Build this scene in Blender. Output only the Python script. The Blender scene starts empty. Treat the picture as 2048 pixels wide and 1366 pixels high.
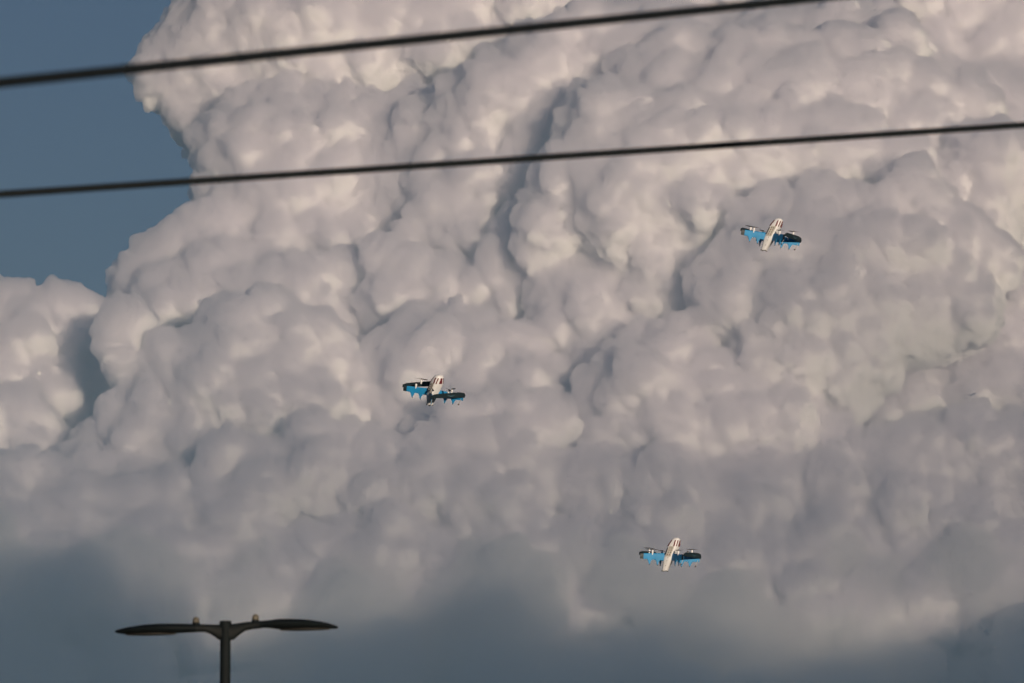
import bpy, bmesh, math, random
import numpy as np
import openvdb
from mathutils import Vector, Matrix

# ------------------------------------------------------------------ camera, sky, sun, exposure
sc = bpy.context.scene
COL = sc.collection
FOCAL, SENSOR = 200.0, 36.0
RAD = SENSOR / FOCAL / 2048.0                 # slope of one photograph pixel through this lens
PITCH = math.radians(7.0)
CAM = Vector((0, 0, 1.6))
FWD = Vector((0, math.cos(PITCH), math.sin(PITCH)))
UPV = Vector((0, -math.sin(PITCH), math.cos(PITCH)))
RGT = Vector((1, 0, 0))
cam = bpy.data.objects.new('camera', bpy.data.cameras.new('camera'))
COL.objects.link(cam)
cam.location = CAM
cam.rotation_euler = (math.pi / 2 + PITCH, 0, 0)
cam.data.lens = FOCAL
cam.data.sensor_width = SENSOR
cam.data.clip_start = .5
cam.data.clip_end = 300000
cam.data.dof.use_dof = True
cam.data.dof.focus_distance = 223.0
cam.data.dof.aperture_fstop = 7.8
sc.camera = cam

SUN_ELEV, SUN_AZ = math.radians(3), math.radians(160)     # low sun behind the photographer's right shoulder
world = bpy.data.worlds.new('World')
sc.world = world
world.use_nodes = True
wn = world.node_tree
bgn = wn.nodes['Background']
sky = wn.nodes.new('ShaderNodeTexSky')
sky.sky_type = 'NISHITA'
sky.sun_disc = False
sky.sun_elevation = SUN_ELEV
sky.sun_rotation = SUN_AZ
sky.air_density = 1
sky.dust_density = 0
sky.ozone_density = 3.0
tint = wn.nodes.new('ShaderNodeMix')            # cool white balance of the photograph
tint.data_type = 'RGBA'
tint.blend_type = 'MULTIPLY'
tint.inputs[0].default_value = 1
tint.inputs[7].default_value = (1.02, 1.0, 1.42, 1)
wn.links.new(sky.outputs[0], tint.inputs[6])
wn.links.new(tint.outputs[2], bgn.inputs[0])
bgn.inputs[1].default_value = .055
sun_d = bpy.data.lights.new('sun', 'SUN')
sun_d.energy = 5.0
sun_d.angle = math.radians(.53)
sun_d.color = (1, .8, .6)
sun = bpy.data.objects.new('sun', sun_d)
COL.objects.link(sun)
SUN_DIR = Vector((math.sin(SUN_AZ) * math.cos(SUN_ELEV), math.cos(SUN_AZ) * math.cos(SUN_ELEV), math.sin(SUN_ELEV)))
sun.rotation_euler = SUN_DIR.to_track_quat('Z', 'Y').to_euler()
sc.view_settings.view_transform = 'Standard'
sc.view_settings.look = 'None'
sc.view_settings.gamma = 1
sc.view_settings.exposure = -0.2
cy = sc.cycles
cy.max_bounces = 36
cy.volume_bounces = 28
cy.use_adaptive_sampling = True
cy.adaptive_threshold = .035
cy.use_denoising = True

# ------------------------------------------------------------------ helpers
def tag(o, label=None, cat=None, group=None, kind=None):
    if label: o['label'] = label
    if cat: o['category'] = cat
    if group: o['group'] = group
    if kind: o['kind'] = kind
    return o

def at(px, py, dist):
    """point at a given distance along the lens axis on the sight line of photograph pixel px, py"""
    return CAM + (FWD + RGT * ((px - 1024) * RAD) + UPV * ((683 - py) * RAD)) * dist

# ------------------------------------------------------------------ clouds: closed meshes filled with scattering vapour, 25 km away
D0 = 25000.0
U = D0 * RAD                                   # metres per unit of the cloud tables below
rng = np.random.default_rng(7)

def vapour(name, free_path, g=.25, color=(.99, .99, .99)):
    m = bpy.data.materials.new(name)
    m.use_nodes = True
    n = m.node_tree
    n.nodes.clear()
    o = n.nodes.new('ShaderNodeOutputMaterial')
    v = n.nodes.new('ShaderNodeVolumePrincipled')
    v.inputs['Color'].default_value = (*color, 1)
    v.inputs['Density'].default_value = 1 / (free_path * U)
    v.inputs['Anisotropy'].default_value = g
    n.links.new(v.outputs[0], o.inputs['Volume'])
    return m

def vnoise(P, scale, seed):
    """smooth value noise, -1..1"""
    r = np.random.default_rng(seed).uniform(-1, 1, (32, 32, 32)).astype(np.float32)
    q = P / scale
    i = np.floor(q).astype(int)
    f = (q - i).astype(np.float32)
    f = f * f * (3 - 2 * f)
    i &= 31
    j = (i + 1) & 31
    a, b, c = f[:, 0], f[:, 1], f[:, 2]
    x0 = r[i[:, 0], i[:, 1], i[:, 2]] * (1 - a) + r[j[:, 0], i[:, 1], i[:, 2]] * a
    x1 = r[i[:, 0], j[:, 1], i[:, 2]] * (1 - a) + r[j[:, 0], j[:, 1], i[:, 2]] * a
    x2 = r[i[:, 0], i[:, 1], j[:, 2]] * (1 - a) + r[j[:, 0], i[:, 1], j[:, 2]] * a
    x3 = r[i[:, 0], j[:, 1], j[:, 2]] * (1 - a) + r[j[:, 0], j[:, 1], j[:, 2]] * a
    return (x0 * (1 - b) + x1 * b) * (1 - c) + (x2 * (1 - b) + x3 * b) * c

def cells(P, size, seed):
    """distance to the nearest of a set of jittered points, in cell sizes: round bumps with creases between"""
    r = np.random.default_rng(seed + 90).random((32, 32, 32, 3)).astype(np.float32)
    q = (P / size).astype(np.float32)
    i = np.floor(q).astype(np.int32)
    f = q - i
    best = np.full(len(P), 9.0, np.float32)
    for dx in (-1, 0, 1):
        for dy in (-1, 0, 1):
            for dz in (-1, 0, 1):
                o = r[(i[:, 0] + dx) & 31, (i[:, 1] + dy) & 31, (i[:, 2] + dz) & 31]
                v = o + np.array([dx, dy, dz], np.float32) - f
                best = np.minimum(best, (v * v).sum(1))
    return np.sqrt(best)

DEPTH = .95
DEEP = 1.25
TILT = .3
def normals(P, F):
    fn = np.cross(P[F[:, 2]] - P[F[:, 0]], P[F[:, 3]] - P[F[:, 1]])
    N = np.stack([np.bincount(F.ravel(), np.repeat(fn[:, a], 4), len(P)) for a in range(3)], 1)
    N /= np.linalg.norm(N, axis=1)[:, None] + 1e-9
    return -N if (N * (P - P.mean(0))).sum() < 0 else N

def make_cloud(name, lobes, mat, vx=3.0, billows=((20, 44, .32), (11, 26, 1.5), (7, 13, 2.2)), warp=(9, 4.5), label=None, blend=.34, shift=0, skin=None):
    """lobes: (x, y, radius, depth) in cloud units. Lobes of one depth melt into one mass, the masses stand in front of one another,
    and billows (radius from, to, cover) sprout all over each mass, smaller ones on the larger ones"""
    layers = {}
    for (x, y, r, d0) in lobes:
        d = d0 * DEPTH - (y - 650) * TILT
        k = (D0 + d * DEEP * U) / D0
        layers.setdefault(d0, []).append(((x - 1024) * k, (683 - y) * k, d + rng.uniform(-.2, .2) * r, r * k))
    layers = [np.array(c) for c in layers.values()]
    C = np.concatenate(layers)
    lo = (C[:, :3] - C[:, 3:4] * 1.35).min(0) - 20
    hi = (C[:, :3] + C[:, 3:4] * 1.35).max(0) + 20
    hi[2] = C[:, 2].max() - 20
    if not shift:                                   # the mass runs on a little past the edges of the view
        lo[:2] = np.maximum(lo[:2], (-1230, -790))
        hi[:2] = np.minimum(hi[:2], (1250, 800))
    dims = np.ceil((hi - lo) / vx).astype(int) + 1
    G = np.full(dims, 60.0, np.float32)
    ax = [(lo[a] + vx * np.arange(dims[a])).astype(np.float32) for a in range(3)]
    layers.sort(key=lambda c: c[:, 2].mean())
    front = np.full(dims[:2], 1e9, np.float32)     # how near the masses built so far come, column by column
    for C in layers:
        o0 = np.maximum(0, (((C[:, :3] - C[:, 3:4] * 1.35).min(0) - 18 - lo) / vx).astype(int))
        o1 = np.minimum(dims, (((C[:, :3] + C[:, 3:4] * 1.35).max(0) + 18 - lo) / vx).astype(int) + 1)
        A = [ax[a][o0[a]:o1[a]] for a in range(3)]
        D = o1 - o0
        base = lo + o0 * vx
        H = np.full(D, 60.0, np.float32)
        def splat(c, k):
            m = c[3] + k + vx * 2
            s0 = np.maximum(0, ((c[:3] - m - base) / vx).astype(int))
            s1 = np.minimum(D, ((c[:3] + m - base) / vx).astype(int) + 2)
            if (s0 >= s1).any(): return
            d = np.sqrt((A[0][s0[0]:s1[0]] - c[0])[:, None, None] ** 2 + (A[1][s0[1]:s1[1]] - c[1])[None, :, None] ** 2
                        + (A[2][s0[2]:s1[2]] - c[2])[None, None, :] ** 2) - np.float32(c[3])
            s = H[s0[0]:s1[0], s0[1]:s1[1], s0[2]:s1[2]]
            h = np.maximum(k - np.abs(s - d), 0) / k
            np.minimum(s, d, out=s)
            s -= h * h * (k * .25)
        for c in C: splat(c, c[3] * blend)
        for (ra, rb, cover) in billows:
            I = np.argwhere(np.abs(H) < vx * .5)
            I = I[((I > 1) & (I < D - 2)).all(1)]
            if len(I) == 0: break
            n = int(len(I) * vx * vx * cover / (math.pi * (ra * .6 + rb * .4) ** 2))
            I = I[rng.integers(0, len(I), n)]
            gr = np.stack([H[I[:, 0] + 1, I[:, 1], I[:, 2]] - H[I[:, 0] - 1, I[:, 1], I[:, 2]], H[I[:, 0], I[:, 1] + 1, I[:, 2]] - H[I[:, 0], I[:, 1] - 1, I[:, 2]],
                           H[I[:, 0], I[:, 1], I[:, 2] + 1] - H[I[:, 0], I[:, 1], I[:, 2] - 1]], 1)
            gr /= np.linalg.norm(gr, axis=1)[:, None] + 1e-6
            P = base + I * vx
            r = ra + (rb - ra) * rng.random(n) ** 2
            keep = (gr[:, 2] < .45) & (vnoise(P, 140, 77) + rng.uniform(-.5, .7, n) > -.35)
            hid = np.ones(n, bool)
            for ox, oy in ((0, 0), (9, 0), (-9, 0), (0, 9), (0, -9)):
                hid &= P[:, 2] > front[np.clip(I[:, 0] + o0[0] + ox, 0, dims[0] - 1), np.clip(I[:, 1] + o0[1] + oy, 0, dims[1] - 1)] + 30
            keep &= ~hid
            c = np.c_[P - gr * (r * rng.uniform(.25, .65, n))[:, None], r][keep]
            for e in c: splat(e, e[3] * .18)
        V = G[o0[0]:o1[0], o0[1]:o1[1], o0[2]:o1[2]]
        h = np.maximum(5 - np.abs(V - H), 0) / 5
        np.minimum(V, H, out=V)
        V -= h * h * 1.25
        m = H < -6
        zf = np.where(m.any(2), A[2][m.argmax(2)], 1e9)
        f = front[o0[0]:o1[0], o0[1]:o1[1]]
        np.minimum(f, zf, out=f)
    F = G[:, :, 0] + 5
    for k in range(1, dims[2]):                     # no hollows deep inside: what lies well behind a thick mass is cloud too
        F = np.minimum(G[:, :, k] + 5, F + vx * .04)
        np.minimum(G[:, :, k], F, out=G[:, :, k])
    for a in range(3):
        v = np.moveaxis(G, a, 0)
        v[:2] = v[-2:] = 60
    def surface(field, step, iso):
        g = openvdb.FloatGrid(60.0)
        g.copyFromArray(np.ascontiguousarray(field))
        pts, tris, quads = g.convertToPolygons(isovalue=iso, adaptivity=0.0)
        P = pts.astype(np.float64) * step + lo
        P[:, 2] *= DEEP
        for sc_, am, sd in ((70, warp[0], 11), (28, warp[1], 23)):
            P = P + np.stack([vnoise(P, sc_, sd + a) for a in range(3)], 1) * am
        return P, quads.astype(np.int64)
    P, quads = surface(G, vx, 0.0)
    if len(billows) == 3:                             # small rounded billows on every face
        N = normals(P, quads)
        calm = np.clip(.75 + .9 * vnoise(P, 130, 61), .15, 1.35)   # some flanks smoother than others
        Q = P + np.stack([vnoise(P, 22, 41 + a) for a in range(3)], 1) * 6
        for cell, am, sd in ((22, 4.5, 1), (13, 5.5, 2)):
            P = P + N * ((.55 - cells(Q, cell, sd)) * am * calm)[:, None]
    out = [(P - (np.array(skin[2]) * .9 if skin else 0), quads, mat)]
    if skin:                                        # thin mist tinted mauve and shifted up-left, standing in for shade on top rims
        P, q = surface(G, vx, skin[1])
        N = normals(P, q)
        Q = P + np.stack([vnoise(P, 24, 51 + a) for a in range(3)], 1) * 5
        puff = (.55 - cells(Q, 30, 3)) * 7 + (.55 - cells(Q, 17, 4)) * 6
        wisp = (7 * vnoise(P, 38, 83) + 4 * vnoise(P, 18, 84)) * (1 + .7 * vnoise(P, 200, 85))
        out.append((P + N * (puff + wisp)[:, None] + np.array(skin[2]), q, skin[0]))
    for i, (P, quads, m) in enumerate(out):
        W = P @ (np.array([list(RGT), list(UPV), list(FWD)]) * U) + np.array(list(CAM + FWD * D0)) + np.array(list(SUN_DIR)) * shift
        org = W.mean(0)
        org[2] = W[:, 2].min()
        if i: org = np.array(o.location)
        me = bpy.data.meshes.new(name)
        me.vertices.add(len(W))
        me.vertices.foreach_set('co', (W - org).astype(np.float32).ravel())
        me.loops.add(len(quads) * 4)
        me.loops.foreach_set('vertex_index', quads[:, ::-1].astype(np.int32).ravel())
        me.polygons.add(len(quads))
        me.polygons.foreach_set('loop_start', np.arange(0, len(quads) * 4, 4, dtype=np.int32))
        me.update(calc_edges=True)
        me.validate()
        me.materials.append(m)
        if i:
            e = bpy.data.objects.new('rim_shade_mist', me)
            e.parent = o
            COL.objects.link(e)
            e['kind'] = 'stuff'
            continue
        o = bpy.data.objects.new(name, me)
        o.location = org
        COL.objects.link(o)
        tag(o, label, 'cloud', 'cloud masses of the towering cumulus', 'stuff')
        print('CLOUD', label, dims, 'quads', len(quads))
    return o

def lob(d, *a):
    return [(x, y, r, d) for (x, y, r) in a]

CRISP = vapour('cloud_vapour', 5.5, .25, (1, 1, 1))
SOFT = vapour('soft_cloud_vapour', 9, .1, (1, 1, 1))
THIN = vapour('thin_cloud_vapour', 50, .2)
SHADE_VEIL = vapour('dimming_veil_vapour', 850, .2)
SKIN = vapour('rim_shade_vapour', 13, .4, (.971, .962, .98))  # mauve absorption puts shade into the colour along the upper rims
SHADE_DECK = vapour('shading_deck_vapour', 110)
FAR = vapour('far_cloud_vapour', 12, .5)

main = (
    lob(460, (330, 690, 60), (280, 660, 40), (235, 740, 40), (420, 740, 80)) + lob(300, (-20, 930, 70), (70, 960, 70), (150, 950, 50), (200, 930, 40))
    + lob(110, (1740, 850, 90), (1800, 820, 60), (1366, 620, 70), (1735, 850, 70), (1145, 900, 60)) + lob(650, (1940, 30, 90), (1990, -10, 90), (1850, -20, 100)) + lob(60, *[(x, 1015 + 18 * math.sin(x), 95) for x in range(180, 2100, 125)])
    + lob(90, *[(x, y, 130) for y in (1150, 1290) for x in range(-60, 2200, 190)])
    # pale wall far behind, seen through the clefts
    + lob(600, (620, 480, 200), (950, 420, 240), (1300, 300, 280), (1650, 300, 280), (1980, 420, 260), (700, 800, 260), (1100, 760, 280), (1500, 800, 280), (1900, 800, 280),
        (520, 640, 170), (500, 1000, 220), (900, 1100, 280), (1300, 1100, 280), (1700, 1100, 280), (2050, 1100, 280), (1000, 560, 160), (1060, 640, 120), (1760, 820, 160), (330, 900, 120))
    # hazy upper left mass against the blue
    + lob(720, (381, 25, 36), (376, 65, 36), (346, 95, 30), (326, 120, 28), (308, 150, 38), (311, 178, 32), (356, 150, 60), (366, 210, 40), (381, 240, 38), (401, 270, 36), (426, 300, 36),
        (451, 330, 36), (426, 120, 90), (456, 210, 80), (496, 60, 110), (610, 80, 130), (570, 200, 110), (710, 150, 120), (770, 60, 130), (890, 100, 130), (970, 20, 120), (1070, 30, 110),
        (1190, 20, 110), (1310, 30, 110), (1430, 20, 110), (1560, 20, 110), (1690, 20, 110), (1810, 60, 100))
    + lob(600, (1880, 110, 60), (2000, 130, 80), (2045, 50, 60), (2060, 220, 100), (1980, 190, 60), (2080, 340, 90))
    # cream tower
    + lob(530, (450, 300, 45), (485, 265, 40), (530, 230, 42), (575, 222, 38), (645, 225, 36), (700, 240, 36), (760, 250, 40), (830, 250, 36), (866, 235, 34), (880, 300, 60), (860, 390, 60),
        (830, 460, 60), (520, 330, 110), (640, 330, 130), (780, 330, 110), (460, 380, 55), (470, 440, 60))
    + lob(500, (560, 300, 65), (515, 350, 50), (600, 280, 45), (665, 290, 50), (770, 300, 72), (700, 370, 90), (600, 390, 100), (520, 420, 60), (780, 390, 60))
    + lob(455, (640, 500, 75), (720, 490, 65), (560, 500, 60), (800, 530, 60))
    # column with the steep left flank
    + lob(335, (1040, 130, 40), (1000, 155, 35), (960, 180, 35), (930, 205, 38), (925, 250, 42), (905, 300, 40), (895, 350, 45), (885, 400, 45), (870, 445, 38), (835, 480, 30), (815, 495, 16),
        (1000, 220, 75), (980, 300, 80), (960, 380, 85), (940, 470, 80), (1060, 200, 80), (1090, 110, 55), (1130, 85, 40), (1190, 75, 42), (1240, 80, 42), (1290, 90, 38), (1325, 95, 20),
        (1150, 140, 70), (1230, 140, 70))
    + lob(275, (1070, 265, 38), (1100, 240, 35), (1140, 225, 38), (1060, 320, 45), (1090, 300, 50), (1150, 290, 75), (1190, 215, 40), (1240, 210, 45), (1050, 380, 45), (1080, 430, 50),
        (1030, 470, 20), (1045, 520, 20))
    # wide dome
    + lob(230, (1290, 170, 55), (1345, 130, 48), (1380, 110, 38), (1420, 120, 40), (1470, 120, 45), (1545, 105, 45), (1590, 130, 45), (1630, 120, 30), (1690, 105, 45), (1740, 120, 45),
        (1790, 165, 45), (1840, 205, 45), (1890, 225, 42), (1950, 235, 45), (1985, 260, 30), (1350, 230, 95), (1480, 220, 110), (1600, 230, 110), (1720, 230, 100), (1830, 290, 90),
        (1930, 320, 70)) + lob(290, (1800, 75, 36), (1795, 115, 40))
    + lob(130, (1430, 195, 50), (1395, 240, 40), (1230, 300, 115), (1170, 360, 80), (1120, 400, 60), (1100, 470, 60), (1085, 515, 45), (1330, 330, 110), (1450, 320, 110), (1560, 330, 110),
        (1680, 330, 110), (1250, 430, 110), (1380, 450, 110), (1330, 540, 90), (1800, 370, 80), (1900, 400, 70), (2000, 350, 90), (1980, 450, 60), (1530, 430, 90))
    # greyish bank behind the highest drone
    + lob(-20, (1505, 480, 45), (1545, 450, 38), (1580, 440, 38), (1615, 420, 36), (1645, 405, 38), (1690, 430, 46), (1740, 430, 44), (1790, 420, 36), (1830, 385, 42), (1865, 400, 38),
        (1890, 450, 46), (1940, 480, 40), (1965, 530, 40), (2000, 510, 28), (2005, 545, 24), (1445, 555, 50), (1430, 600, 36), (1480, 530, 50), (1550, 530, 75), (1650, 510, 90), (1760, 520, 90),
        (1860, 540, 80), (1430, 650, 38), (1500, 620, 80), (1600, 640, 110), (1720, 640, 110), (1840, 640, 90), (1920, 610, 70), (1560, 720, 90), (1680, 730, 90))
    # heap at the right edge
    + lob(100, (1810, 680, 32), (1830, 660, 32), (1860, 700, 45), (1900, 690, 45), (1950, 700, 50), (2000, 640, 50), (2045, 590, 55), (2040, 680, 60), (1790, 740, 40), (1760, 780, 40),
        (1850, 780, 70), (1950, 790, 80), (2040, 800, 80), (1760, 840, 40))
    # heads in the middle
    + lob(140, (1125, 555, 40), (1165, 560, 38), (1205, 555, 40), (1245, 570, 42), (1290, 605, 40), (1310, 640, 35), (1110, 600, 45), (1190, 620, 75), (1260, 650, 60), (1120, 660, 55),
        (1200, 700, 70), (1320, 700, 50))
    + lob(230, (1050, 500, 60), (1005, 560, 50), (1005, 625, 32), (1040, 620, 30), (1020, 660, 45))
    + lob(260, (765, 525, 40), (800, 560, 50), (860, 590, 62), (920, 590, 58), (940, 620, 45), (780, 620, 60), (880, 660, 70))
    # cream shoulder against the blue
    + lob(470, (405, 470, 40), (370, 485, 38), (340, 505, 38), (310, 530, 36), (280, 560, 36), (268, 600, 32), (262, 625, 26), (420, 520, 80), (350, 580, 70), (470, 470, 60), (530, 480, 60))
    + lob(380, (350, 580, 38), (385, 560, 38), (425, 545, 36), (465, 535, 38), (505, 540, 34), (540, 555, 34), (380, 620, 60), (450, 600, 75), (530, 610, 70))
    + lob(300, (510, 585, 34), (550, 580, 32), (600, 555, 32), (635, 550, 32), (672, 560, 30), (700, 575, 30), (620, 600, 55), (690, 625, 35), (735, 645, 32), (755, 670, 26), (660, 670, 60),
        (720, 700, 50))
    # mauve dome in front of the shoulder
    + lob(80, (255, 675, 36), (245, 710, 40), (260, 750, 40), (440, 660, 36), (480, 645, 36), (520, 640, 34), (550, 635, 32), (590, 660, 34), (610, 690, 34), (640, 678, 17), (684, 704, 22),
        (665, 730, 24), (430, 710, 50), (500, 710, 75), (580, 740, 70), (640, 770, 45), (360, 740, 60), (310, 760, 45), (420, 800, 90), (520, 820, 100), (620, 830, 80), (320, 830, 70),
        (250, 830, 36), (235, 865, 30), (200, 885, 18), (185, 890, 16), (300, 900, 70), (400, 900, 80), (240, 940, 50), (230, 900, 25))
    # heap at the left edge
    + lob(330, (0, 627, 36), (30, 622, 34), (75, 627, 36), (115, 627, 34), (150, 637, 38), (180, 657, 32), (213, 652, 22), (60, 702, 80), (140, 712, 65), (195, 712, 36), (20, 762, 80),
        (120, 802, 80), (180, 782, 40), (150, 882, 60), (180, 852, 40), (-40, 662, 60), (-60, 782, 80))
    + lob(210, (25, 822, 34), (65, 827, 32), (95, 852, 30), (125, 882, 28), (30, 882, 50), (90, 912, 50), (-30, 862, 50))
    # pale dome behind the left drone
    + lob(120, (720, 770, 40), (745, 745, 38), (775, 725, 36), (800, 705, 36), (835, 675, 38), (865, 675, 36), (912, 665, 36), (945, 690, 40), (990, 690, 42), (1025, 700, 40), (1055, 730, 42),
        (780, 780, 60), (860, 750, 80), (950, 760, 80), (1030, 790, 70), (1090, 790, 60), (720, 830, 50), (800, 850, 70), (900, 840, 80), (1000, 860, 80), (1110, 840, 45))
    # big dome above the lowest drone
    + lob(-10, (1195, 790, 32), (1220, 755, 34), (1250, 725, 34), (1285, 705, 34), (1325, 695, 38), (1365, 690, 36), (1395, 710, 34), (1240, 800, 60), (1310, 780, 80), (1400, 770, 70),
        (1450, 780, 60), (1500, 800, 70), (1570, 800, 60), (1630, 785, 46), (1665, 815, 42), (1670, 860, 42), (1560, 870, 90), (1450, 880, 100), (1340, 880, 100), (1240, 880, 70),
        (1190, 850, 40), (1650, 910, 70))
    # low filling behind the lower ridge
    + lob(40, (640, 905, 48), (760, 920, 48), (860, 895, 50), (945, 825, 55), (1036, 805, 55), (1100, 850, 50)))
make_cloud('cloud', main, CRISP, 6.3, skin=(SKIN, 3.0, (-8, 14, -3)), label='towering cream and mauve cumulus cloud filling the sky behind the three drones')
low = (lob(-75, (640, 870, 32), (610, 885, 30), (580, 915, 32), (540, 925, 34), (490, 920, 34), (450, 935, 34), (425, 970, 32), (700, 890, 28), (735, 915, 32), (780, 920, 34), (830, 915, 34),
        (870, 900, 34), (910, 840, 32), (955, 830, 34), (1005, 825, 36), (1055, 820, 36), (1100, 850, 40), (930, 900, 60), (1030, 900, 70), (640, 950, 70), (540, 990, 70), (740, 990, 70),
        (850, 980, 80), (960, 1000, 80), (470, 1040, 70), (1080, 960, 60))
    + lob(-40, (1760, 940, 60), (1850, 920, 80), (1960, 930, 110), (2060, 950, 110), (1680, 980, 90), (1800, 1030, 110), (1200, 990, 90), (1350, 1030, 110), (1520, 1030, 110), (1940, 1060, 110),
        (1000, 1040, 110))
    + lob(-55, (10, 950, 42), (50, 955, 40), (100, 970, 42), (150, 990, 42), (30, 1010, 60), (110, 1030, 60), (200, 1030, 50), (280, 1020, 60), (350, 1010, 60), (230, 1090, 70), (60, 1090, 80)))
low += lob(-62, *[(x, 1120 + 20 * math.sin(x * .7), 78) for x in range(-60, 2150, 95)]) + lob(-55, *[(x, 1210 + 20 * math.sin(x * .9), 100) for x in range(-60, 2180, 120)])
make_cloud('cloud', low, SOFT, 6.2, skin=(SKIN, 4.0, (-7, 11, -2)), label='softer greyish lower cloud around the lowest drone and below the left one')
foot = [(x, y, r, float(rng.choice((-150, -100, -50)))) for y0, r0 in ((1215, 95), (1310, 120), (1430, 150)) for x0 in range(-150, 2250, int(r0 * 1.25))
        for x, y, r in [(x0 + rng.uniform(-50, 50), y0 + rng.uniform(-55, 40) - (60 if x0 < 330 else 0), r0 * rng.uniform(.7, 1.25))]]
make_cloud('cloud', foot, THIN, 9, ((40, 90, .8), (18, 40, 1)), label='blurred slate grey cloud foot behind the double street lamp')
# unseen cloud deck added right of the view to shade the cumulus foot
shade = [(x, 1465 + 45 * math.sin(x * .005 + .5) - 185 * math.exp(-((x + 40) / 250) ** 2) + rng.uniform(-45, 45) + dy, 150, d) for dy in (0, 170, 340, 520) for x in range(-700, 2900, 170) for d in (-250, 0, 250)]
make_cloud('cloud', shade, SHADE_DECK, 22, (), shift=(8000 - 25000) / SUN_DIR.y, label='unseen high cloud deck added off to the right to shade the cumulus foot')
# unseen thin veil added beside it to dim the right bank and lower domes
veil = [(1640, 560, 190, 0), (1800, 640, 210, 0), (1950, 760, 190, 0), (1780, 820, 160, 0), (470, 740, 130, 0), (380, 850, 150, 0), (560, 820, 110, 0)] + [(x, 1080 + 30 * math.sin(x * .01), 190, 0) for x in range(-150, 2250, 160)]
make_cloud('cloud', veil, SHADE_VEIL, 22, (), shift=(8000 - 25000) / SUN_DIR.y, label='thin veil of cloud added unseen off to the right to dim the right bank and lower domes')

# ------------------------------------------------------------------ ground
me = bpy.data.meshes.new('ground')
me.from_pydata([(-80000, -80000, 0), (80000, -80000, 0), (80000, 80000, 0), (-80000, 80000, 0)], [], [(0, 1, 2, 3)])
gm = bpy.data.materials.new('dry_grass')
gm.use_nodes = True
gn = gm.node_tree
nz = gn.nodes.new('ShaderNodeTexNoise')
nz.inputs['Scale'].default_value = .05
rp = gn.nodes.new('ShaderNodeValToRGB')
rp.color_ramp.elements[0].color = (.05, .07, .03, 1)
rp.color_ramp.elements[1].color = (.13, .12, .07, 1)
tc = gn.nodes.new('ShaderNodeTexCoord')
gn.links.new(tc.outputs['Object'], nz.inputs['Vector'])
gn.links.new(nz.outputs[0], rp.inputs[0])
gn.links.new(rp.outputs[0], gn.nodes['Principled BSDF'].inputs['Base Color'])
gn.nodes['Principled BSDF'].inputs['Roughness'].default_value = .95
me.materials.append(gm)
o = bpy.data.objects.new('ground', me)
COL.objects.link(o)
tag(o, kind='structure')

# ------------------------------------------------------------------ materials for the things
def paint(name, col, rough=.5, metal=0.0, wear=.15, scale=30, spec=.5):
    m = bpy.data.materials.new(name)
    m.use_nodes = True
    n = m.node_tree
    p = n.nodes['Principled BSDF']
    c = n.nodes.new('ShaderNodeTexCoord')
    t = n.nodes.new('ShaderNodeTexNoise')
    t.inputs['Scale'].default_value = scale
    t.inputs['Detail'].default_value = 5
    r = n.nodes.new('ShaderNodeValToRGB')
    r.color_ramp.elements[0].position = .3
    r.color_ramp.elements[1].position = .7
    r.color_ramp.elements[0].color = (*[v * (1 - wear) for v in col], 1)
    r.color_ramp.elements[1].color = (*[min(1, v * (1 + wear)) for v in col], 1)
    n.links.new(c.outputs['Object'], t.inputs['Vector'])
    n.links.new(t.outputs[0], r.inputs[0])
    n.links.new(r.outputs[0], p.inputs['Base Color'])
    p.inputs['Roughness'].default_value = rough
    p.inputs['Metallic'].default_value = metal
    p.inputs['Specular IOR Level'].default_value = spec
    return m

def link(name, bm, mat, parent=None, smooth=None):
    bmesh.ops.recalc_face_normals(bm, faces=bm.faces)
    me = bpy.data.meshes.new(name)
    bm.to_mesh(me)
    bm.free()
    if smooth is not None:
        me.polygons.foreach_set('use_smooth', [True] * len(me.polygons))
        me.set_sharp_from_angle(angle=math.radians(smooth))
    me.materials.append(mat)
    o = bpy.data.objects.new(name, me)
    COL.objects.link(o)
    if parent: o.parent = parent
    return o

def empty(name, loc):
    o = bpy.data.objects.new(name, None)
    o.location = loc
    COL.objects.link(o)
    return o

def loft(rings, cap=True):
    """closed skin through rings of equal length"""
    bm = bmesh.new()
    R = [[bm.verts.new(p) for p in ring] for ring in rings]
    n = len(R[0])
    for a, b in zip(R, R[1:]):
        for i in range(n):
            bm.faces.new((a[i], a[(i + 1) % n], b[(i + 1) % n], b[i]))
    if cap:
        bm.faces.new(R[0])
        bm.faces.new(R[-1])
    return bm

def tube(pts, radii, n=10):
    rings = []
    for i, p in enumerate(pts):
        p = Vector(p)
        t = (Vector(pts[min(i + 1, len(pts) - 1)]) - Vector(pts[max(i - 1, 0)])).normalized()
        a = t.cross(Vector((0, 0, 1)) if abs(t.z) < .9 else Vector((0, 1, 0))).normalized()
        b = t.cross(a)
        r = radii[i] if isinstance(radii, (list, tuple)) else radii
        rings.append([p + (a * math.cos(2 * math.pi * k / n) + b * math.sin(2 * math.pi * k / n)) * r for k in range(n)])
    return loft(rings)

def ball(c, r, sx=1, sy=1, sz=1, seg=14):
    bm = bmesh.new()
    bmesh.ops.create_uvsphere(bm, u_segments=seg, v_segments=seg // 2 + 1, radius=r)
    for v in bm.verts: v.co = Vector((v.co.x * sx, v.co.y * sy, v.co.z * sz)) + Vector(c)
    return bm

def superring(z, cx, cy_, hx, hy, e=3.5, n=28):
    out = []
    for k in range(n):
        a = 2 * math.pi * k / n
        c, s = math.cos(a), math.sin(a)
        out.append(Vector((cx + hx * math.copysign(abs(c) ** (2 / e), c), cy_ + hy * math.copysign(abs(s) ** (2 / e), s), z)))
    return out

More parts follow.
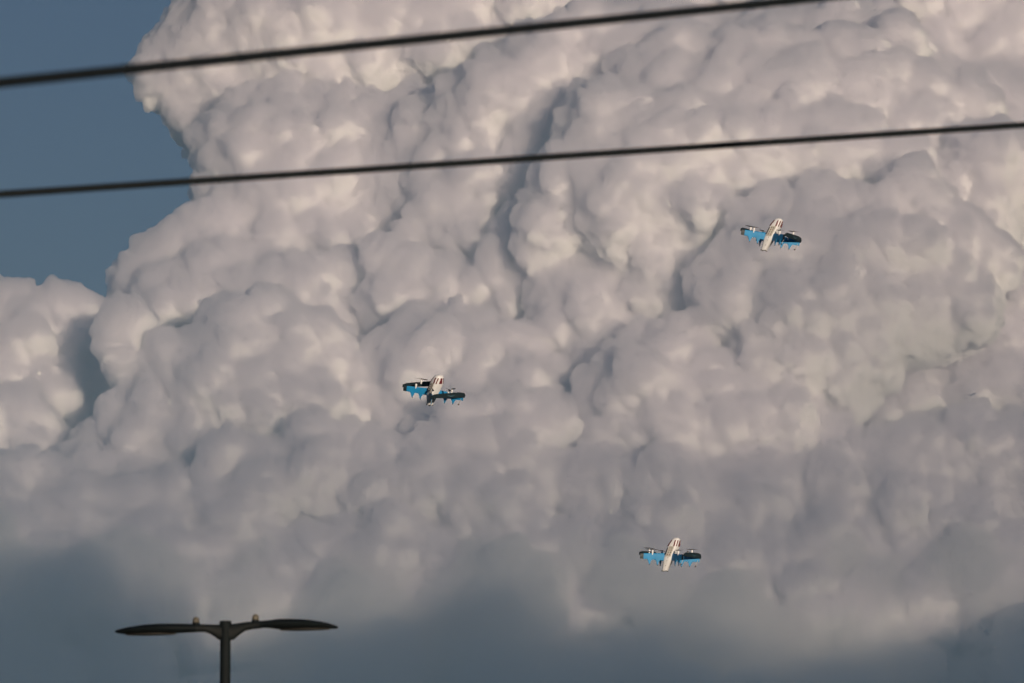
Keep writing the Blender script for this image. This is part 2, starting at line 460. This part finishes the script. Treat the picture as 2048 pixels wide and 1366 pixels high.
# ------------------------------------------------------------------ two overhead cables, close to the camera and out of focus
CABLE = paint('black_cable_sheath', (.006, .009, .011), .7, 0, .3, 60, .25)
def cable(name, p0, p1, dia, label):
    a, b = at(*p0), at(*p1)
    d = b - a
    pts = [a + d * t for t in [-1.2 + k * .1 for k in range(37)]]
    o0 = pts[0].copy()
    o = link(name, tube([p - o0 for p in pts], dia / 2, 16), CABLE, None, 60)
    o.location = o0
    tag(o, label, 'cable', 'overhead cables crossing the view')
    return o
cable('overhead_cable', (0, 165.5, 15.9), (1600, -.5, 20.3), .0305, 'thicker black overhead cable sloping across the top, leaving through the upper edge')
cable('overhead_cable', (0, 388.5, 22.8), (2008, 252.5, 26.5), .030, 'thinner black overhead cable crossing the whole sky below the thicker one')

# ------------------------------------------------------------------ double street lamp
LD = 48.0
LP = LD * RAD
lamp_top = at(451, 1242, LD)
lamp = empty('street_lamp', (lamp_top.x, lamp_top.y, 0))
tag(lamp, 'dark double headed street lamp with two leaf shaped heads against the grey cloud foot', 'street lamp')
BRONZE = paint('dark_bronze_paint', (.003, .006, .0075), .75, .0, .25, 12, .2)
BRONZE2 = paint('bronze_arm_paint', (.005, .0075, .0085), .7, .0, .25, 12, .25)
LENS = paint('smoked_lens', (.03, .028, .024), .7, 0, .2, 20)
CELL = paint('beige_photocell_plastic', (.11, .1, .078), .7, 0, .1, 40)
H = lamp_top.z
def lz(py): return H - (py - 1242) * LP
def lx(px): return (px - 451) * LP
link('pole', tube([(0, 0, 0), (0, 0, .25), (0, 0, .27), (0, 0, H - .05)], [.16, .16, 11.4 * LP, 10.6 * LP], 24), BRONZE, lamp, 40)
link('pole_cap', tube([(0, 0, H - .055), (0, 0, H - .012), (0, 0, H)], [12.2 * LP, 12.2 * LP, 11 * LP], 24), BRONZE, lamp, 40)
def blade(name, secs, mat, parent, smooth=50):
    """secs: (px, top, bottom, depth width) of an upturned leaf, section by section"""
    rings = []
    for (px, t, b, w) in secs:
        zc, hz = (lz(t) + lz(b)) / 2, max(.002, (lz(t) - lz(b)) / 2)
        rings.append([Vector((lx(px), q.x, zc + q.y)) for q in
                      [Vector((w / 2 * math.cos(a), hz * math.sin(a) * (1 if math.sin(a) > 0 else .9), 0)) for a in [2 * math.pi * k / 18 for k in range(18)]]])
    return link(name, loft(rings), mat, parent, smooth)
ha = blade('lamp_head', [(229.5, 1262, 1264, .02), (236, 1259, 1267, .10), (258, 1254, 1270, .20), (289, 1249.5, 1270, .27), (315, 1247.6, 1269.5, .28), (345, 1247.2, 1268, .24), (370, 1247.6, 1266.5, .17),
                    (392, 1248, 1265.5, .12)], BRONZE, lamp)
aa = blade('lamp_arm', [(388, 1248.3, 1265.2, .11), (409, 1248.5, 1265, .09), (418, 1248.8, 1268, .085), (428, 1249, 1274, .08), (437, 1249, 1281, .075), (444, 1249, 1283.5, .075)], BRONZE2, lamp)
hb = blade('lamp_head', [(676.5, 1254, 1256.5, .02), (672, 1251, 1258, .09), (650, 1244.5, 1258.5, .19), (618, 1239.5, 1259.5, .27), (583, 1237.6, 1260.5, .28), (556, 1238, 1259.5, .25), (538, 1240.5, 1257, .17),
                    (520, 1241.8, 1256, .12)], BRONZE, lamp)
ab = blade('lamp_arm', [(524, 1241.8, 1257.5, .11), (504, 1242.8, 1259.5, .09), (490, 1244, 1263, .085), (478, 1246, 1272, .08), (468, 1247.5, 1281, .075), (458, 1248, 1283.5, .075)], BRONZE2, lamp)
def lens(xa, xb, za, zb, parent):
    n = 14
    rings = []
    for k in range(n + 1):
        t = k / n
        w = .2 * math.sin(math.pi * min(.97, max(.03, t))) ** .6
        x, z = lx(xa + (xb - xa) * t), lz(za + (zb - za) * t)
        rings.append([Vector((x, -w / 2, z)), Vector((x, w / 2, z)), Vector((x, w / 2, z - .006)), Vector((x, -w / 2, z - .006))])
    return link('lens', loft(rings), LENS, parent)
lens(252, 352, 1269.2, 1267.4, ha)
lens(660, 560, 1257.6, 1259.4, hb)
for px, base, hd in ((392, 1248.5, ha), (511, 1243, hb)):
    x = lx(px)
    ph = link('photocell', tube([(x, 0, lz(base)), (x, 0, lz(base - 9)), (x, 0, lz(base - 12.5)), (x, 0, lz(base - 14.5))], [7 * LP, 6.6 * LP, 5.2 * LP, 2.1 * LP], 16), CELL, lamp, 40)
    link('socket', tube([(x, 0, lz(base + 2)), (x, 0, lz(base - 3.5))], 7.4 * LP, 16), BRONZE, ph, 40)

# ------------------------------------------------------------------ drones
DD = 223.0
S = DD * RAD                                   # metres per model unit
WHITE = paint('white_composite', (.72, .74, .77), .5, 0, .06, 3)
GREY = paint('light_grey_panel', (.5, .49, .45), .5, 0, .1, 6)
BLUE = paint('blue_wing_skin', (.001, .21, .47), .6, 0, .12, 4)
NAVY = paint('dark_navy_panel', (.004, .016, .024), .55, 0, .2, 4)
RED = paint('dark_red_stripe', (.12, .008, .018), .5, 0, .1, 6)
BLACK = paint('black_rubber', (.012, .012, .013), .6, 0, .2, 10)
PALE = paint('pale_blue_print', (.05, .12, .17), .6, 0, .05, 10)
HW, HL = 47.5, 40.0

def body_at(z):
    """half width, half depth and centre offset of the fuselage"""
    P = [(-30, 5.0, 5.8, 2.5), (-24, 6.0, 7.0, 1.6), (-8, 9.2, 10.2, 0), (4, 10.2, 11.4, 0), (20, 10.6, 11.8, 0), (27, 9.6, 10.8, 0), (32, 8.6, 9.4, 0), (35.5, 6.2, 6.8, 0), (37.3, 2.6, 2.8, 0)]
    for a, b in zip(P, P[1:]):
        if z <= b[0]:
            t = (z - a[0]) / (b[0] - a[0])
            t = max(0, t)
            return [a[i] + (b[i] - a[i]) * t for i in (1, 2, 3)]
    return list(P[-1][1:])

LEAN = [0.0]                                   # the body is canted against the wing box
def sc3(p): return Vector((p[0] + LEAN[0] * p[2], p[1], p[2])) * S

def make_drone():
    root = empty('delivery_drone', (0, 0, 0))
    LEAN[0] = .35
    zs = [-30, -27, -24, -18, -12, -8, -2, 4, 12, 20, 24, 27, 30, 32, 34, 35.5, 36.6, 37.3]
    rings = []
    for z in zs:
        hx, hy, c = body_at(z)
        rings.append([sc3(q) for q in superring(z, 0, c, hx, hy, 3.4 if z < 25 else 2.6)])
    fus = link('fuselage', loft(rings), WHITE, root, 35)
    # nose stripes, following the skin
    for ang in (-118, -72, -35, 5, 38, 90, 142, 175, 215):
        a = math.radians(ang)
        bm = bmesh.new()
        prev = None
        for k in range(8):
            z = 19.5 + k * 1.75
            hx, hy, c = body_at(z)
            row = []
            for da in (-.14, .14):
                c_, s_ = math.cos(a + da), math.sin(a + da)
                e = 2 / (3.4 if z < 25 else 2.6)
                for off in (1.03, 1.0):
                    row.append(bm.verts.new(sc3((hx * off * math.copysign(abs(c_) ** e, c_), c + hy * off * math.copysign(abs(s_) ** e, s_), z))))
            if prev:
                for i, j in ((0, 2), (2, 3), (3, 1), (1, 0)): bm.faces.new((prev[i], prev[j], row[j], row[i]))
            else: bm.faces.new((row[0], row[2], row[3], row[1]))
            prev = row
        bm.faces.new((prev[0], prev[1], prev[3], prev[2]))
        link('nose_stripe', bm, RED, root)
    # belly hatch with its row of ports
    def box(cx, cy_, cz, sx, sy, sz):
        bm = bmesh.new()
        bmesh.ops.create_cube(bm, size=1)
        for v in bm.verts: v.co = sc3((cx + v.co.x * sx, cy_ + v.co.y * sy, cz + v.co.z * sz))
        return bm
    hatch = link('belly_hatch', box(1.2, -11.6, 9, 10.5, .9, 21), GREY, root)
    for i in range(2):
        for j in range(4):
            link('port', box(-1.1 + i * 4.4, -12.2, 2.4 + j * 4.4, 1.7, .5, 1.8), BLACK if j % 2 else RED, hatch)
    link('port', box(-6.2, -11.4, 9, 1.4, .9, 14), BLACK, root)
    for zz in (-4, -10, -20):
        hx, hy, c = body_at(zz)
        link('port', box(1.5, c - hy - .05, zz, 1.1, .4, 1.3), BLACK, root)
    LEAN[0] = 0.0
    # half wings from the fuselage to the ends of the two side panels
    def airfoil(p, chord, thick, nrm):
        pts = []
        for u in (0, .06, .2, .45, .75, 1):
            pts.append((u, thick * (1.6 * math.sqrt(u) * (1 - u) + .04)))
        ring = [(u, t) for u, t in pts] + [(u, -t * .6) for u, t in reversed(pts)]
        return [sc3((p[0] + nrm[0] * t, p[1] + nrm[1] * t, p[2] + chord * (.5 - u))) for u, t in ring]
    for sx in (-1, 1):
        for sy in (-1, 1):
            r0, r1 = Vector((sx * 7, sy * 6.5, 0)), Vector((sx * HW, sy * HL, 0))
            d = (r1 - r0).normalized()
            nr = Vector((d.y, -d.x, 0)) * (-sx * sy * -1)
            if nr.y * sy < 0: nr = -nr
            secs = []
            for k in range(9):
                t = k / 8
                p = r0.lerp(r1, t)
                p.z = -2.5 - .8 * t
                secs.append(airfoil(p, 15 - 4.5 * t, 1.7 - .5 * t, nr))
            wing = link('wing', loft(secs), BLUE, root, 40)
            bm = loft([[q + Vector((0, 0, 0)) for q in airfoil(r0.lerp(r1, t) + Vector((0, 0, -2.5 - .8 * t)) + nr * .12, 15.3 - 4.5 * t, 1.75 - .5 * t, nr)] for t in (.87, .93, 1)])
            link('wing_tip_band', bm, NAVY, wing)
            for t, ln in ((.3, 10), (.62, 9)):
                p = r0.lerp(r1, t)
                zt = -2.5 - .8 * t - 7
                q = lambda s, zz, w: sc3((p.x + d.x * s + nr.x * w, p.y + d.y * s + nr.y * w, zz))
                bm = bmesh.new()
                prof = [(-6.5, zt + 7), (6.5, zt + 7), (5.2, zt + 1), (2.6, zt - ln * .4), (.7, zt - ln), (-.9, zt - ln), (-2.2, zt - ln * .45), (-4.2, zt - .5)]
                A = [bm.verts.new(q(s, zz, 1.0 if zz > zt else .5)) for s, zz in prof]
                B = [bm.verts.new(q(s, zz, -1.0 if zz > zt else -.5)) for s, zz in prof]
                bm.faces.new(A)
                bm.faces.new(B[::-1])
                for i in range(len(A)): bm.faces.new((A[i], A[(i + 1) % len(A)], B[(i + 1) % len(A)], B[i]))
                fin = link('fin', bm, BLUE, root)
                link('fin_foot', ball(sc3((p.x - d.x * .4, p.y - d.y * .4, zt - ln)), 1.0 * S), BLACK, fin, 60)
    # side panels and their curved mark
    for sx in (-1, 1):
        prof = [(-HL - 1.5, -1.5), (-HL - 1.5, 3.8), (-HL + 7, 6.6), (0, 8.4), (HL - 12, 9.2), (HL + .5, 7.4), (HL + 3.4, 2.6), (HL + 1, -2.0), (HL - 10, -1.6), (-HL + 10, -1.4)]
        bm = bmesh.new()
        A = [bm.verts.new(sc3((sx * (HW + .2), y, z))) for y, z in prof]
        B = [bm.verts.new(sc3((sx * (HW + 2.0), y, z * .96))) for y, z in prof]
        bm.faces.new(A)
        bm.faces.new(B[::-1])
        for i in range(len(A)): bm.faces.new((A[i], A[(i + 1) % len(A)], B[(i + 1) % len(A)], B[i]))
        panel = link('side_panel', bm, NAVY, root)
        bm = bmesh.new()
        row = None
        for k in range(13):
            t = k / 12
            y = -2 + 19 * t
            z = 4.6 - 3.0 * math.sin(math.pi * t) + .3
            w = .25 + .6 * math.sin(math.pi * t)
            r = [bm.verts.new(sc3((sx * (HW + ox), y, z + oz))) for ox, oz in ((2.0, w), (2.0, -w), (2.12, -w), (2.12, w))]
            if row:
                for i in range(4): bm.faces.new((row[i], row[(i + 1) % 4], r[(i + 1) % 4], r[i]))
            else: bm.faces.new(r)
            row = r
        bm.faces.new(row[::-1])
        link('curved_mark', bm, PALE, panel)
    # rotors: one on each half wing, one on each side panel
    rotors = [(sx * (7 + (HW - 7) * .52), sy * (6.5 + (HL - 6.5) * .52), 6) for sx in (-1, 1) for sy in (-1, 1)] + [(sx * (HW - 1), 2, 9.5) for sx in (-1, 1)]
    for i, (x, y, z) in enumerate(rotors):
        pod = link('motor_pod', tube([sc3((x, y, z - 6)), sc3((x, y, z - 2)), sc3((x, y, z + 2.5)), sc3((x, y, z + 4.2))], [1.1 * S, 1.9 * S, 2.1 * S, 1.2 * S], 14), WHITE, root, 40)
        hub = link('rotor', tube([sc3((x, y, z + 4)), sc3((x, y, z + 5.6)), sc3((x, y, z + 6.6))], [1.3 * S, 1.3 * S, .4 * S], 12), BLACK, root, 40)
        a0 = (20, 75, -30, 110, 50, -12)[i]
        for s in (0, 180):
            a = math.radians(a0 + s)
            rings = []
            for k in range(9):
                t = k / 8
                r = 1 + 12.2 * t
                ch = (1.0 + 2.2 * math.sin(math.pi * min(1, .12 + t * .86)) ) * .62
                tw = math.radians(26 - 17 * t)
                cxs, cys = x + math.cos(a) * r, y + math.sin(a) * r
                tx, ty = -math.sin(a), math.cos(a)
                ring = []
                for u, v in ((-ch, 0), (0, .22), (ch, 0), (0, -.12)):
                    ring.append(sc3((cxs + tx * (u * math.cos(tw)), cys + ty * (u * math.cos(tw)), z + 5 + u * math.sin(tw) + v)))
                rings.append(ring)
            link('rotor_blade', loft(rings), BLACK, hub)
    # thin probes with a ball on the right hand side and the tail feet
    for y in (-HL + 4, HL - 4):
        rod = link('probe_rod', tube([sc3((HW - 2, y, -5)), sc3((HW - 6, y - 1, -17))], .42 * S, 8), GREY, root)
        link('probe_ball', ball(sc3((HW - 6.2, y - 1.05, -17.6)), 1.55 * S), BLACK, rod, 60)
    LEAN[0] = .35
    for x in (-4.2, 4.2):
        for y in (-1.8, 6.6):
            link('tail_foot', ball(sc3((x, y, -30.2)), 1.35 * S), BLACK, root, 60)
    return root

def copy_tree(o, parent=None):
    c = o.copy()
    COL.objects.link(c)
    c.parent = parent
    for ch in o.children: copy_tree(ch, c)
    return c

def pose(root, px, py, r1, r2, roll=0):
    r1, ru = Vector(r1).normalized(), -Vector(r2)
    ru = (ru - r1 * ru.dot(r1)).normalized()
    rf = ru.cross(r1)
    k, s = math.cos(roll), math.sin(roll)
    r1, ru = r1 * k + ru * s, ru * k - r1 * s
    M = Matrix([[RGT[i] * r1[j] + FWD[i] * rf[j] + UPV[i] * ru[j] for j in range(3)] for i in range(3)])
    root.rotation_euler = M.to_euler()
    root.location = at(px, py, DD)

d1 = make_drone()
d2 = copy_tree(d1)
d3 = copy_tree(d1)
pose(d1, 867, 783, (.571, .792, .216), (.281, .053, -.958), math.radians(-5.5))
pose(d2, 1541.5, 472, (.877, .392, .274), (.208, .183, -.96), math.radians(-6.5))
pose(d3, 1340, 1112, (.877, .392, .274), (.208, .183, -.96), math.radians(-13))
GRP = 'white and blue delivery drones flying in front of the cumulus'
tag(d1, 'white and blue drone turned side on, its striped nose bright, before the pale middle dome', 'drone', GRP)
tag(d2, 'highest of the three drones, pale belly towards us, before the greyish cloud bank', 'drone', GRP)
tag(d3, 'lowest drone, belly towards us, over the soft cloud near the dark foot', 'drone', GRP)

# ------------------------------------------------------------------ haze: the bluish layer of air under the cloud base
bm = bmesh.new()
bmesh.ops.create_cube(bm, size=1)
me = bpy.data.meshes.new('haze')
bm.to_mesh(me)
bm.free()
hm = bpy.data.materials.new('blue_air')
hm.use_nodes = True
hn = hm.node_tree
hn.nodes.clear()
ho = hn.nodes.new('ShaderNodeOutputMaterial')
hv = hn.nodes.new('ShaderNodeVolumePrincipled')
hv.inputs['Color'].default_value = (.46, .74, 1, 1)
hv.inputs['Density'].default_value = .000042
hv.inputs['Anisotropy'].default_value = 0
hn.links.new(hv.outputs[0], ho.inputs['Volume'])
me.materials.append(hm)
o = bpy.data.objects.new('haze', me)
o.scale = (24000, 23000, 1901)
o.location = (0, 9500, 1900 / 2 - .5)
COL.objects.link(o)
tag(o, 'thin bluish air between the camera and the clouds', kind='stuff')
